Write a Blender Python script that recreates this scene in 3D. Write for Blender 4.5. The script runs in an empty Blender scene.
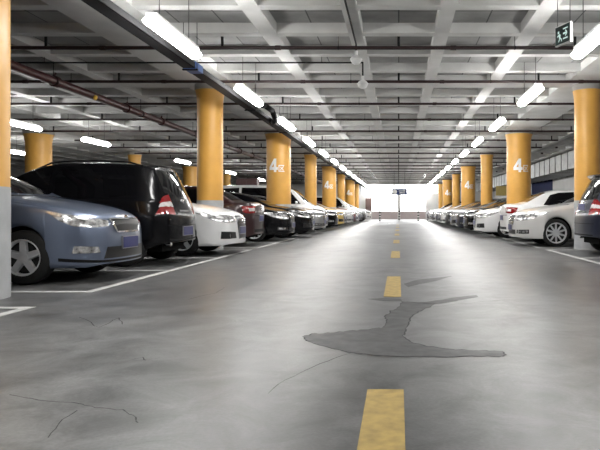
import bpy, bmesh, math, random
from mathutils import Vector, Matrix
from mathutils.bvhtree import BVHTree

random.seed(4)
SC = bpy.context.scene
COL = SC.collection
PI = math.pi
EYE = 0.90                      # camera height

# ------------------------------------------------------------------ materials
def new_mat(name):
    m = bpy.data.materials.new(name); m.use_nodes = True
    nt = m.node_tree
    return m, nt, nt.nodes['Principled BSDF']

def pbr(name, col, rough=0.5, metal=0.0, coat=0.0, spec=0.5, var=0.0, vscale=6.0, bump=0.0):
    m, nt, b = new_mat(name)
    b.inputs['Base Color'].default_value = (*col, 1)
    b.inputs['Roughness'].default_value = rough
    b.inputs['Metallic'].default_value = metal
    b.inputs['Coat Weight'].default_value = coat
    b.inputs['Coat Roughness'].default_value = 0.04
    b.inputs['Specular IOR Level'].default_value = spec
    if var > 0 or bump > 0:
        tc = nt.nodes.new('ShaderNodeTexCoord')
        nz = nt.nodes.new('ShaderNodeTexNoise'); nz.inputs['Scale'].default_value = vscale
        nz.inputs['Detail'].default_value = 6
        nt.links.new(tc.outputs['Object'], nz.inputs['Vector'])
        if var > 0:
            rp = nt.nodes.new('ShaderNodeValToRGB')
            rp.color_ramp.elements[0].position = 0.3; rp.color_ramp.elements[1].position = 0.7
            rp.color_ramp.elements[0].color = (*[c * (1 - var) for c in col], 1)
            rp.color_ramp.elements[1].color = (*[min(1, c * (1 + var)) for c in col], 1)
            nt.links.new(nz.outputs['Fac'], rp.inputs['Fac'])
            nt.links.new(rp.outputs['Color'], b.inputs['Base Color'])
        if bump > 0:
            bp = nt.nodes.new('ShaderNodeBump'); bp.inputs['Strength'].default_value = bump
            bp.inputs['Distance'].default_value = 0.02
            nt.links.new(nz.outputs['Fac'], bp.inputs['Height'])
            nt.links.new(bp.outputs['Normal'], b.inputs['Normal'])
    return m

def emit(name, col, strength):
    m, nt, b = new_mat(name)
    nt.nodes.remove(b)
    e = nt.nodes.new('ShaderNodeEmission')
    e.inputs['Color'].default_value = (*col, 1); e.inputs['Strength'].default_value = strength
    nt.links.new(e.outputs[0], nt.nodes['Material Output'].inputs['Surface'])
    return m

def floor_mat():
    m, nt, b = new_mat('polished_concrete')
    N, L = nt.nodes.new, nt.links.new
    tc = N('ShaderNodeTexCoord')
    n1 = N('ShaderNodeTexNoise'); n1.inputs['Scale'].default_value = 0.55; n1.inputs['Detail'].default_value = 7; n1.inputs['Roughness'].default_value = 0.62
    n2 = N('ShaderNodeTexNoise'); n2.inputs['Scale'].default_value = 2.6; n2.inputs['Detail'].default_value = 10; n2.inputs['Roughness'].default_value = 0.68; n2.inputs['Distortion'].default_value = 0.6
    n3 = N('ShaderNodeTexNoise'); n3.inputs['Scale'].default_value = 60.0; n3.inputs['Detail'].default_value = 4
    mp = N('ShaderNodeMapping'); mp.inputs['Scale'].default_value = (0.9, 0.35, 1)
    L(tc.outputs['Object'], mp.inputs['Vector']); L(mp.outputs[0], n1.inputs['Vector'])
    L(tc.outputs['Object'], n2.inputs['Vector']); L(tc.outputs['Object'], n3.inputs['Vector'])
    r1 = N('ShaderNodeValToRGB')
    r1.color_ramp.elements[0].position = 0.32; r1.color_ramp.elements[1].position = 0.68
    r1.color_ramp.elements[0].color = (0.055, 0.0555, 0.056, 1); r1.color_ramp.elements[1].color = (0.175, 0.176, 0.176, 1)
    L(n1.outputs['Fac'], r1.inputs['Fac'])
    r2 = N('ShaderNodeValToRGB')
    r2.color_ramp.elements[0].position = 0.34; r2.color_ramp.elements[1].position = 0.64
    r2.color_ramp.elements[0].color = (0.40, 0.40, 0.40, 1); r2.color_ramp.elements[1].color = (1.40, 1.40, 1.40, 1)
    L(n2.outputs['Fac'], r2.inputs['Fac'])
    mx = N('ShaderNodeMix'); mx.data_type = 'RGBA'; mx.blend_type = 'MULTIPLY'; mx.inputs[0].default_value = 1
    L(r1.outputs['Color'], mx.inputs[6]); L(r2.outputs['Color'], mx.inputs[7])
    r3 = N('ShaderNodeValToRGB')
    r3.color_ramp.elements[0].position = 0.3; r3.color_ramp.elements[1].position = 0.7
    r3.color_ramp.elements[0].color = (0.85, 0.85, 0.85, 1); r3.color_ramp.elements[1].color = (1.1, 1.1, 1.1, 1)
    L(n3.outputs['Fac'], r3.inputs['Fac'])
    mx2 = N('ShaderNodeMix'); mx2.data_type = 'RGBA'; mx2.blend_type = 'MULTIPLY'; mx2.inputs[0].default_value = 1
    L(mx.outputs[2], mx2.inputs[6]); L(r3.outputs['Color'], mx2.inputs[7])
    L(mx2.outputs[2], b.inputs['Base Color'])
    rr = N('ShaderNodeMapRange'); rr.inputs['From Min'].default_value = 0.2; rr.inputs['From Max'].default_value = 0.8
    rr.inputs['To Min'].default_value = 0.18; rr.inputs['To Max'].default_value = 0.56
    ad = N('ShaderNodeMath'); ad.operation = 'MULTIPLY_ADD'; ad.inputs[1].default_value = 0.25
    L(n2.outputs['Fac'], ad.inputs[0])
    hf = N('ShaderNodeMath'); hf.operation = 'MULTIPLY'; hf.inputs[1].default_value = 0.75
    L(n1.outputs['Fac'], hf.inputs[0]); L(hf.outputs[0], ad.inputs[2])
    L(ad.outputs[0], rr.inputs['Value']); L(rr.outputs[0], b.inputs['Roughness'])
    bp = N('ShaderNodeBump'); bp.inputs['Strength'].default_value = 0.05; bp.inputs['Distance'].default_value = 0.01
    L(n3.outputs['Fac'], bp.inputs['Height']); L(bp.outputs['Normal'], b.inputs['Normal'])
    b.inputs['Specular IOR Level'].default_value = 0.5
    return m

def panel_mat():
    """cast concrete with the seams of the formwork boards"""
    m, nt, b = new_mat('formwork_concrete')
    N, L = nt.nodes.new, nt.links.new
    tc = N('ShaderNodeTexCoord')
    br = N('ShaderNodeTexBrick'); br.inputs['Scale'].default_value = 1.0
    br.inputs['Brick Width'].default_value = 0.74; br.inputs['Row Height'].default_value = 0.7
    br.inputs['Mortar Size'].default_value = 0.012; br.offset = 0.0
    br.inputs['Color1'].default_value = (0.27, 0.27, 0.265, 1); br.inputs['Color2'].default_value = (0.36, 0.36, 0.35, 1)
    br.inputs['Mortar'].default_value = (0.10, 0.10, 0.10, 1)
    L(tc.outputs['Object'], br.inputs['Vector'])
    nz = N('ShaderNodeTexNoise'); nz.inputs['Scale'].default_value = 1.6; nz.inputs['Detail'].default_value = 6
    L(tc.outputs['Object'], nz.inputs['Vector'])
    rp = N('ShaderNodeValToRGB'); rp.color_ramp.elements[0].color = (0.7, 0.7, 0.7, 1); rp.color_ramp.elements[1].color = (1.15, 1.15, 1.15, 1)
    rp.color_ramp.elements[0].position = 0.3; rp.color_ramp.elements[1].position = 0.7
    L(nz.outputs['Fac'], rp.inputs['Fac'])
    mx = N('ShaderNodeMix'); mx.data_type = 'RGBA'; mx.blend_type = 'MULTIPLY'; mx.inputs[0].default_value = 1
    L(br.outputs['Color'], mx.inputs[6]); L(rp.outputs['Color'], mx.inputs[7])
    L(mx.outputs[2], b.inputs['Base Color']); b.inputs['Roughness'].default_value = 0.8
    return m

LIGHT = 55.0
M = dict(
    floor=floor_mat(), panel=panel_mat(),
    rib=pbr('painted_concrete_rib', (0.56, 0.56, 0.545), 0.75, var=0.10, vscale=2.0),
    wall=pbr('white_plaster', (0.70, 0.70, 0.69), 0.7, var=0.05, vscale=1.5),
    pinkwall=pbr('pale_rose_plaster', (0.50, 0.43, 0.43), 0.7, var=0.05, vscale=1.5),
    bluewall=pbr('navy_wall_paint', (0.022, 0.030, 0.085), 0.8, spec=0.2, var=0.08, vscale=2),
    yellowwall=pbr('pale_yellow_board', (0.72, 0.56, 0.20), 0.5, var=0.05, vscale=2),
    brown=pbr('brown_board', (0.17, 0.11, 0.10), 0.6, var=0.1, vscale=2),
    darkwall=pbr('grey_plaster', (0.16, 0.16, 0.16), 0.8, var=0.1, vscale=1),
    yellow=pbr('yellow_column_paint', (0.70, 0.37, 0.075), 0.42, var=0.06, vscale=3.0, spec=0.45),
    colgrey=pbr('grey_column_base_paint', (0.42, 0.43, 0.44), 0.6, var=0.12, vscale=4.0, bump=0.1),
    capital=pbr('column_head_concrete', (0.34, 0.33, 0.31), 0.8, var=0.1, vscale=3.0),
    signwhite=pbr('white_sign_paint', (0.86, 0.86, 0.84), 0.5, var=0.03, vscale=20),
    lineyellow=pbr('yellow_road_paint', (0.43, 0.30, 0.085), 0.48, var=0.22, vscale=14.0),
    linewhite=pbr('white_road_paint', (0.58, 0.58, 0.57), 0.5, var=0.22, vscale=7.0),
    patch=pbr('dark_screed', (0.062, 0.063, 0.064), 0.5, var=0.45, vscale=9.0, bump=0.1),
    patchedge=pbr('cracked_edge', (0.035, 0.035, 0.036), 0.7, var=0.3, vscale=20),
    pipered=pbr('dark_red_pipe_paint', (0.042, 0.010, 0.010), 0.4, var=0.15, vscale=8),
    pipethin=pbr('brown_black_pipe_paint', (0.022, 0.009, 0.009), 0.5, var=0.15, vscale=8),
    blackmetal=pbr('black_coated_steel', (0.008, 0.008, 0.009), 0.65, spec=0.2, var=0.15, vscale=8),
    rod=pbr('zinc_rod', (0.10, 0.10, 0.10), 0.5, 0.5, var=0.1, vscale=10),
    galv=pbr('galvanised_steel', (0.55, 0.56, 0.56), 0.45, 0.35, var=0.15, vscale=3),
    galvdark=pbr('duct_flange_steel', (0.16, 0.16, 0.16), 0.5, 0.4, var=0.1, vscale=3),
    bluetag=pbr('blue_sleeve', (0.03, 0.10, 0.32), 0.5, var=0.05, vscale=9),
    yellowtag=pbr('yellow_tag', (0.75, 0.45, 0.03), 0.5, var=0.05, vscale=9),
    housing=pbr('lamp_housing_enamel', (0.62, 0.62, 0.62), 0.4, var=0.03, vscale=9),
    tube=emit('lit_fluorescent_tube', (1.0, 0.99, 0.97), LIGHT),
    whiteplastic=pbr('white_plastic', (0.75, 0.75, 0.74), 0.4, var=0.03, vscale=9),
    exitgreen=pbr('exit_sign_dark_green', (0.006, 0.022, 0.020), 0.35, var=0.05, vscale=9),
    exitlit=emit('exit_sign_lit_symbol', (0.75, 1.0, 0.92), 0.55),
    signblue=pbr('blue_road_sign', (0.02, 0.045, 0.16), 0.4, var=0.05, vscale=5),
    cabinet=pbr('maroon_enamel', (0.085, 0.016, 0.018), 0.4, var=0.1, vscale=4),
    glass=pbr('tinted_car_glass', (0.004, 0.004, 0.005), 0.04, 0, spec=0.32, var=0.05, vscale=2),
    rubber=pbr('tyre_rubber', (0.012, 0.012, 0.012), 0.75, var=0.2, vscale=20, spec=0.3),
    underbody=pbr('underbody_black', (0.006, 0.006, 0.006), 0.9, var=0.2, vscale=8, spec=0.1),
    trim=pbr('black_plastic_trim', (0.008, 0.008, 0.009), 0.65, spec=0.2, var=0.15, vscale=30),
    grille=pbr('grille_mesh', (0.008, 0.008, 0.009), 0.4, var=0.4, vscale=60),
    chrome=pbr('chrome', (0.75, 0.76, 0.78), 0.12, 1.0, var=0.04, vscale=8),
    alloy=pbr('alloy_rim', (0.62, 0.63, 0.65), 0.3, 0.45, var=0.08, vscale=8),
    disc=pbr('brake_dark', (0.02, 0.02, 0.02), 0.5, 0.4, var=0.2, vscale=20),
    lamp=pbr('headlamp_reflector', (0.50, 0.50, 0.50), 0.2, 0.6, coat=1.0, var=0.92, vscale=16.0),
    redlamp=pbr('red_lamp_lens', (0.24, 0.008, 0.010), 0.12, 0, coat=1.0, var=0.2, vscale=14.0),
    clearlamp=pbr('clear_lamp_lens', (0.75, 0.70, 0.70), 0.12, 0.2, coat=1.0, var=0.15, vscale=14.0),
    plate=pbr('blue_number_plate', (0.014, 0.020, 0.13), 0.4, var=0.06, vscale=12),
    plateframe=pbr('plate_frame', (0.30, 0.30, 0.32), 0.35, 0.6, var=0.05, vscale=12),
)

def paint(name, col, metal=0.4, rough=0.35, coat=0.8, spec=0.5):
    return pbr(name, col, rough, metal, coat=coat, spec=spec, var=0.03, vscale=3.0)
P = dict(
    bluegrey=paint('steel_blue_car_paint', (0.150, 0.185, 0.265), 0.55, 0.30),
    black=paint('black_car_paint', (0.004, 0.004, 0.005), 0.0, 0.2, 0.15, 0.2),
    white=paint('white_car_paint', (0.80, 0.80, 0.80), 0.0, 0.3),
    pearl=paint('pearl_white_car_paint', (0.66, 0.655, 0.64), 0.15, 0.3),
    maroon=paint('dark_maroon_car_paint', (0.030, 0.007, 0.008), 0.2, 0.3),
    silver=paint('silver_car_paint', (0.36, 0.37, 0.38), 0.75, 0.3),
    grey=paint('dark_grey_car_paint', (0.06, 0.062, 0.068), 0.6, 0.3),
    navy=paint('dark_navy_car_paint', (0.014, 0.018, 0.036), 0.3, 0.3),
    taxi=paint('pale_yellow_car_paint', (0.66, 0.47, 0.14), 0.1, 0.3),
    red=paint('dark_red_car_paint', (0.16, 0.012, 0.018), 0.3, 0.3),
    beige=paint('champagne_car_paint', (0.45, 0.40, 0.31), 0.6, 0.3),
)

# ------------------------------------------------------------------ mesh helpers
def box(bm, x0, x1, y0, y1, z0, z1):
    v = [bm.verts.new(p) for p in ((x0, y0, z0), (x1, y0, z0), (x1, y1, z0), (x0, y1, z0),
                                   (x0, y0, z1), (x1, y0, z1), (x1, y1, z1), (x0, y1, z1))]
    for f in ((3, 2, 1, 0), (4, 5, 6, 7), (0, 1, 5, 4), (1, 2, 6, 5), (2, 3, 7, 6), (3, 0, 4, 7)):
        bm.faces.new([v[i] for i in f])

def tube(bm, p, q, r, n=10, r2=None, cap=True):
    p, q = Vector(p), Vector(q); r2 = r if r2 is None else r2
    d = (q - p).normalized()
    a = d.orthogonal().normalized(); b = d.cross(a)
    A, B = [], []
    for i in range(n):
        t = 2 * PI * i / n; o = a * math.cos(t) + b * math.sin(t)
        A.append(bm.verts.new(p + o * r)); B.append(bm.verts.new(q + o * r2))
    for i in range(n):
        j = (i + 1) % n
        bm.faces.new((A[i], A[j], B[j], B[i]))
    if cap:
        bm.faces.new(A[::-1]); bm.faces.new(B)

def lathe(bm, prof, axis='z', n=32, c=(0, 0, 0)):
    """prof: list of (radius, height)"""
    rings = []
    for r, h in prof:
        ring = []
        for i in range(n):
            t = 2 * PI * i / n
            if axis == 'z': p = (c[0] + r * math.cos(t), c[1] + r * math.sin(t), c[2] + h)
            else: p = (c[0] + r * math.cos(t), c[1] + h, c[2] + r * math.sin(t))
            ring.append(bm.verts.new(p))
        rings.append(ring)
    for a, b in zip(rings, rings[1:]):
        for i in range(n):
            j = (i + 1) % n
            bm.faces.new((a[i], a[j], b[j], b[i]))
    return rings

def obj(name, bm, mat, parent=None, smooth=False, bevel=0.0, angle=None, link_obj=False, doubles=False):
    if doubles: bmesh.ops.remove_doubles(bm, verts=bm.verts, dist=1e-5)
    bmesh.ops.recalc_face_normals(bm, faces=bm.faces)
    me = bpy.data.meshes.new(name); bm.to_mesh(me); bm.free()
    me.materials.append(mat)
    o = bpy.data.objects.new(name, me); COL.objects.link(o)
    if link_obj:
        o.material_slots[0].link = 'OBJECT'; o.material_slots[0].material = mat
    if smooth:
        for p in me.polygons: p.use_smooth = True
        if angle:
            me.set_sharp_from_angle(angle=math.radians(angle))
    if bevel > 0:
        md = o.modifiers.new('bevel', 'BEVEL'); md.width = bevel; md.segments = 2; md.limit_method = 'ANGLE'
    if parent is not None: o.parent = parent
    return o

def tag(o, label, cat, group=None):
    o['label'] = label; o['category'] = cat
    if group: o['group'] = group
    return o

def thing(name, label, cat, loc=(0, 0, 0), rz=0.0, group=None):
    o = bpy.data.objects.new(name, None); COL.objects.link(o)
    o.location = loc; o.rotation_euler = (0, 0, rz); o.empty_display_size = 0.2
    return tag(o, label, cat, group)

def struct(o):
    o['kind'] = 'structure'; return o

def dup(root, loc, rz, label, group=None):
    r = root.copy(); COL.objects.link(r); r.location = loc; r.rotation_euler = (0, 0, rz); r['label'] = label
    if group: r['group'] = group
    elif 'group' in r: del r['group']
    for ch in list(root.children):
        c = ch.copy(); COL.objects.link(c); c.parent = r
        for g in list(ch.children):
            d = g.copy(); COL.objects.link(d); d.parent = c
    return r

ORD = ['nearest', 'second', 'third', 'fourth', 'fifth', 'sixth', 'seventh', 'eighth', 'ninth', 'tenth', 'eleventh',
       'twelfth', 'thirteenth', 'fourteenth', 'fifteenth', 'sixteenth', 'seventeenth', 'eighteenth', 'nineteenth', 'twentieth', 'twenty-first']

# ------------------------------------------------------------------ dimensions of the place
Y0, Y1 = -16.0, 68.0              # back and far end of the hall
XL, XR = -27.0, 10.6
SLAB, SOFF = 4.08, 3.90
CX, BAY, CY0 = 4.5, 8.4, 6.3     # column rows and spacing

# ------------------------------------------------------------------ floor
bm = bmesh.new(); box(bm, XL, XR, Y0, Y1 + 14, -0.2, 0.0)
floor = struct(obj('floor', bm, M['floor']))

def flat(bm, pts, z=0.002):
    top = [bm.verts.new((x, y, z)) for x, y in pts]
    bot = [bm.verts.new((x, y, 0.0)) for x, y in pts]
    bm.faces.new(top)
    n = len(pts)
    for i in range(n):
        j = (i + 1) % n; bm.faces.new((top[i], bot[i], bot[j], top[j]))

def line(x0, x1, y0, y1):
    bm = bmesh.new(); flat(bm, [(x0, y0), (x1, y0), (x1, y1), (x0, y1)])
    obj('parking_line', bm, M['linewhite'], floor)

for s in (-1, 1):
    for k in range(-1, 6):
        ya = CY0 + BAY * k + (0.52 if k % 2 == 0 else 0.38)
        yb = CY0 + BAY * (k + 1) - (0.38 if k % 2 == 0 else 0.52)
        fx = 3.40
        line(min(s * fx, s * (fx + .10)), max(s * fx, s * (fx + .10)), ya, yb)
        for q in range(4):
            y = ya + .05 + (yb - ya - .1) * q / 3
            a, b_ = s * (fx + .10), s * 8.3
            line(min(a, b_), max(a, b_), y - .05, y + .05)

# yellow centre dashes
def px(x, y):
    z = EYE * 616 / (y - 211.0); return ((x - 398.7) * z / 616, z)
DASH_L = ['foreground yellow dash painted on the floor, running out of the frame',
          'second yellow dash on the floor, just past the dark patch',
          'third yellow dash on the floor, pale in the glare of the lamps']
for k in range(8):
    bm = bmesh.new(); y = 1.1 + 5.35 * k
    flat(bm, [(-.157, y), (.025, y), (.025, y + 2.0), (-.157, y + 2.0)], 0.003)
    tag(obj('lane_dash', bm, M['lineyellow']), DASH_L[k] if k < 3 else
        f'{ORD[k]} yellow lane dash counted from the foreground along the aisle', 'road marking', 'yellow dashes along the aisle')

# dark repair patch with a ragged edge
PATCH = [(303, 337), (312, 334), (330, 333), (352, 331), (372, 329), (383, 328), (387, 322), (385, 317), (391, 311), (400, 307),
         (402, 302), (416, 303), (436, 304), (424, 310), (412, 315), (409, 322), (405, 330), (403, 336),
         (409, 342), (425, 346), (446, 349), (474, 351), (500, 351), (507, 355), (500, 357), (470, 356), (440, 357),
         (400, 357), (372, 355), (352, 353), (340, 350), (322, 346), (308, 342)]
ARMS = [[(403, 302), (426, 302), (452, 298), (476, 295), (478, 297), (456, 301), (438, 304), (420, 304)],
        [(404, 284), (416, 280), (436, 278), (452, 276), (436, 281), (420, 284), (408, 287)],
        [(368, 299), (382, 298), (401, 299), (402, 301), (384, 301)]]
def ragged(pts, amp, sub=5):
    out = []
    n = len(pts)
    for i in range(n):
        a, b_ = pts[i], pts[(i + 1) % n]
        for t in range(sub):
            u = t / sub
            out.append((a[0] + (b_[0] - a[0]) * u + random.uniform(-amp, amp), a[1] + (b_[1] - a[1]) * u + random.uniform(-amp, amp) * .5))
    return out
pp = [px(*p) for p in ragged(PATCH, 1.2, 5)]
bm = bmesh.new(); flat(bm, pp, 0.0012); bmesh.ops.triangulate(bm, faces=[f for f in bm.faces if len(f.verts) > 4])
patch = tag(obj('floor_patch', bm, M['patch']), 'dark ragged worn patch in the floor between the first two yellow dashes', 'floor patch')
bm = bmesh.new()
for i in range(len(pp)):
    a, b_ = Vector((*pp[i], .0016)), Vector((*pp[(i + 1) % len(pp)], .0016))
    w = random.uniform(.002, .007)
    d = (b_ - a);
    if d.length < 1e-4: continue
    nrm = Vector((-d.y, d.x, 0)).normalized() * w
    bm.faces.new([bm.verts.new(p) for p in (a - nrm, b_ - nrm, b_ + nrm, a + nrm)])
obj('cracked_edge', bm, M['patchedge'], patch)
for arm in ARMS:
    bm = bmesh.new(); flat(bm, [px(*p) for p in ragged(arm, .35, 3)], 0.0012); bmesh.ops.triangulate(bm, faces=[f for f in bm.faces if len(f.verts) > 4])
    obj('worn_streak', bm, M['patch'], patch)
# thin cracks
def crack(pts):
    bm = bmesh.new(); q = [px(*p) for p in ragged(pts, 1.2, 4)[:-4]]
    for a, b_ in zip(q, q[1:]):
        a, b_ = Vector((*a, .0012)), Vector((*b_, .0012)); w = random.uniform(.0015, .004)
        nrm = Vector((-(b_ - a).y, (b_ - a).x, 0)).normalized() * w
        bm.faces.new([bm.verts.new(p) for p in (a - nrm, b_ - nrm, b_ + nrm, a + nrm)])
    obj('floor_crack', bm, M['patchedge'], floor)
crack([(10, 395), (40, 400), (82, 404), (96, 408), (122, 410), (136, 418), (137, 424)])
crack([(48, 438), (62, 420), (82, 408)])
crack([(80, 317), (100, 328), (118, 318), (125, 326)])
crack([(188, 300), (215, 293), (228, 285)])
crack([(350, 353), (320, 364), (285, 380), (262, 398)])
crack([(402, 312), (440, 306), (480, 302), (515, 300)])
crack([(132, 360), (142, 357), (146, 362)])

# ------------------------------------------------------------------ ceiling
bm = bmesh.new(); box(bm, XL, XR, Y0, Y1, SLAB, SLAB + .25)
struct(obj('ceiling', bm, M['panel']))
bm = bmesh.new()
xs = [(-.73, .24), (.73, .24), (-2.2, .28), (2.2, .28), (-4.5, 1.2), (4.5, 1.2), (6.8, .26), (8.27, .26)]
for k in range(4): xs.append((-6.8 - 1.47 * k, .26))
xs += [(-13.5, 1.2)] + [(-15.8 - 1.47 * k, .26) for k in range(4)] + [(-22.5, 1.2), (-24.8, .26)]
for x, w in xs: box(bm, x - w / 2, x + w / 2, Y0, Y1, SOFF, SLAB + .02)
y = CY0 - 1.4 * 10
while y < Y1:
    k = (y - CY0) / BAY
    w = .62 if abs(k - round(k)) < .02 else .20
    box(bm, XL, XR, max(Y0, y - w / 2), min(Y1, y + w / 2), SOFF + .004, SLAB + .018)
    y += 1.4
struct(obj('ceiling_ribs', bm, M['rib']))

# ------------------------------------------------------------------ walls
bm = bmesh.new(); box(bm, XR, XR + .25, Y0, Y1, 0, SLAB); struct(obj('wall_right', bm, M['wall']))
bm = bmesh.new(); box(bm, XL - .25, XL, Y0, Y1, 0, SLAB); struct(obj('wall_left', bm, M['darkwall']))
bm = bmesh.new(); box(bm, XL, XR, Y0 - .25, Y0, 0, SLAB); struct(obj('wall_back', bm, M['darkwall']))
# far wall with two daylight openings over a low parapet
bm = bmesh.new()
OP = [(-2.96, -0.13), (0.20, 2.98)]
OZ0, OZ1, OZ2 = 0.86, 2.79, 3.78
for a, b_ in ((XL, -4.1), (4.3, XR)): box(bm, a, b_, Y1, Y1 + .3, 0, SLAB)
for a, b_ in ((-4.1, OP[0][0]), (OP[0][1], OP[1][0]), (OP[1][1], 4.3)): box(bm, a, b_, Y1, Y1 + .3, 0, OZ1)
box(bm, -4.1, 4.3, Y1, Y1 + .3, OZ1, OZ1 + .07); box(bm, -4.1, 4.3, Y1, Y1 + .3, OZ2, SLAB)  # upper opening widened past the lower ones to stand in for the glow
struct(obj('wall_far', bm, M['wall']))
for i, (a, b_) in enumerate(OP):
    bm = bmesh.new(); box(bm, a, b_, Y1 + .02, Y1 + .28, 0, OZ0); struct(obj(f'trim_{i+1}', bm, M['pinkwall']))
bm = bmesh.new(); box(bm, -3.66, -3.02, Y1 - .06, Y1 - .001, .75, 2.3)
tag(obj('wall_mounted_board', bm, M['brown']), 'brown board on the far wall left of the bright openings', 'board')
# colour bands on the right wall
bm = bmesh.new(); box(bm, XR - .012, XR - .001, 42.4, 49.0, 1.5, 3.1)
tag(obj('wall_panel', bm, M['bluewall']), 'dark blue panel on the right wall beneath the air duct', 'wall panel')
t = thing('hanging_board', 'pale yellow board hung high between two yellow columns at right', 'board', (8.75, 52.0, 2.20))
bm = bmesh.new(); box(bm, -.55, .55, -.02, .02, 0, .80); obj('panel', bm, M['yellowwall'], t, bevel=.005)
for x in (-.15, .45):
    bm = bmesh.new(); box(bm, x - .02, x + .02, -.012, .012, .80, .815); obj('bracket', bm, M['rod'], t)

# ------------------------------------------------------------------ columns
def strokes_on_column(bm, strokes, R, cx, cz, sx, sz, ang0):
    for a, b_, w in strokes:
        a, b_ = Vector(a), Vector(b_); d = (b_ - a).normalized(); nrm = Vector((-d.y, d.x)) * w / 2
        n = 6; prev = None
        for i in range(n + 1):
            c = a.lerp(b_, i / n); row = []
            for q in (c - nrm, c + nrm):
                u = cx + q.x * sx; z = cz + q.y * sz; t = ang0 + u / R
                row.append(bm.verts.new((R * math.cos(t), R * math.sin(t), z)))
            if prev: bm.faces.new((prev[0], row[0], row[1], prev[1]))
            prev = row
FOUR = [((.62, 0), (.62, 1), .26), ((.60, .93), (.05, .3), .22), ((-.04, .27), (.90, .27), .22)]
QU = [((0, .95), (1, .95), .13), ((.07, 1), (.07, 0), .14), ((0, .06), (1.05, .06), .13), ((.9, .80), (.25, .2), .12), ((.3, .72), (.88, .22), .12)]
def column(x, y, R, label, sign, group):
    t = thing('column', label, 'column', (x, y, 0), 0, group)
    n = 40
    bm = bmesh.new(); r = lathe(bm, [(R + .004, 0), (R + .004, 1.15)], n=n)
    bm.faces.new(r[0]); bm.faces.new(r[1]); obj('base', bm, M['colgrey'], t, True, angle=40)
    bm = bmesh.new()
    r = lathe(bm, [(R, 1.151), (R, 3.35), (R * 1.01, 3.5), (R * 1.06, 3.65), (R * 1.14, 3.76)], n=n)
    bm.faces.new(r[0]); bm.faces.new(r[-1])
    obj('shaft', bm, M['yellow'], t, True, angle=50)
    bm = bmesh.new(); r = lathe(bm, [(R * 1.17, 3.761), (R * 1.17, SOFF - .001)], n=n)
    bm.faces.new(r[0]); bm.faces.new(r[-1]); obj('capital', bm, M['capital'], t, True, angle=50)
    if sign:
        a0 = -PI / 2
        bm = bmesh.new(); strokes_on_column(bm, FOUR, R + .003, -.27, 2.33, .36, .50, a0)
        obj('number_sign', bm, M['signwhite'], t)
        bm = bmesh.new(); strokes_on_column(bm, QU, R + .003, .08, 2.35, .21, .24, a0)
        obj('character_sign', bm, M['signwhite'], t)
    return t
for s, nm in ((-1, 'left'), (1, 'right')):
    for k in range(0, 8):
        if s == 1 and k == 0: continue
        big = (k % 2 == 0)
        lab = f'{"thick" if big else "slim"} yellow column, {ORD[k if s < 0 else k-1]} from the camera in the {nm} row of the aisle'
        if k == 0: lab = 'thick yellow column with a grey base cut by the left edge of the frame'
        if big and k > 0: lab += ', marked with a white 4 and a character'
        lab = ' '.join(lab.split()[:])
        if big and k > 0: lab = f'thick yellow column numbered 4 in white, {ORD[k if s < 0 else k-1]} column of the {nm} row'
        column(s * CX, CY0 + BAY * k, .45 if big else .30, lab, big and k > 0, f'yellow columns of the {nm} row')
for k in range(2, 7):
    big = (k % 2 == 0)
    column(-13.5, CY0 + BAY * k, .45 if big else .30,
           f'yellow column beyond the left row of cars, {ORD[k-2]} from the left of those behind', False, 'yellow columns behind the left cars')

# ------------------------------------------------------------------ lamps
def lamp(x, y, label, group):
    t = thing('hanging_tube_light', label, 'ceiling light', (x, y, 3.25), 0, group)
    bm = bmesh.new(); box(bm, -.07, .07, -.80, .80, .052, .10)
    obj('housing', bm, M['housing'], t)
    bm = bmesh.new()
    n = 12; A = []  # oversized oval: the bloom around the tube is built into its shape
    for yy in (-.84, .84):
        A.append([bm.verts.new((.095 * math.cos(2 * PI * i / n), yy, .06 * math.sin(2 * PI * i / n) - .012)) for i in range(n)])
    for i in range(n):
        j = (i + 1) % n; bm.faces.new((A[0][i], A[0][j], A[1][j], A[1][i]))
    bm.faces.new(A[0][::-1]); bm.faces.new(A[1])
    obj('tube', bm, M['tube'], t, True, angle=60)
    for yy in (-.55, .55):
        bm = bmesh.new(); tube(bm, (0, yy, .10), (0, yy, SLAB - 3.25), .006, 6); obj('suspension_rod', bm, M['rod'], t)
    return t
lp = None
LAMPX = {'left': -3.05, 'right': 2.68}
for nm, x in LAMPX.items():
    for k in range(-2, 15):
        y = 8.4 + 4.2 * k
        if y < -3: continue
        if k < 0: lab = f'lit tube light of the {nm} row ' + ('right above the camera' if k == -2 else 'just ahead of the camera, out of frame')
        else: lab = f'lit white tube light, {ORD[k]} from the camera in the {nm} row'
        g = f'tube lights of the {nm} row'
        if lp is None: lp = lamp(x, y, lab, g)
        else: dup(lp, (x, y, 3.25), 0, lab, g)
for k, yy in enumerate((16.8, 21.0, 29.4, 37.8, 46.2)):
    dup(lp, (-10.3, yy, 3.25), 0, f'lit tube light beyond the left row of columns, {ORD[k]} from the camera there', 'tube lights behind the left cars')
dup(lp, (-15.3, 25.2, 3.25), 0, 'lone lit tube light deepest in the dark left bay', 'tube lights behind the left cars')

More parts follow.
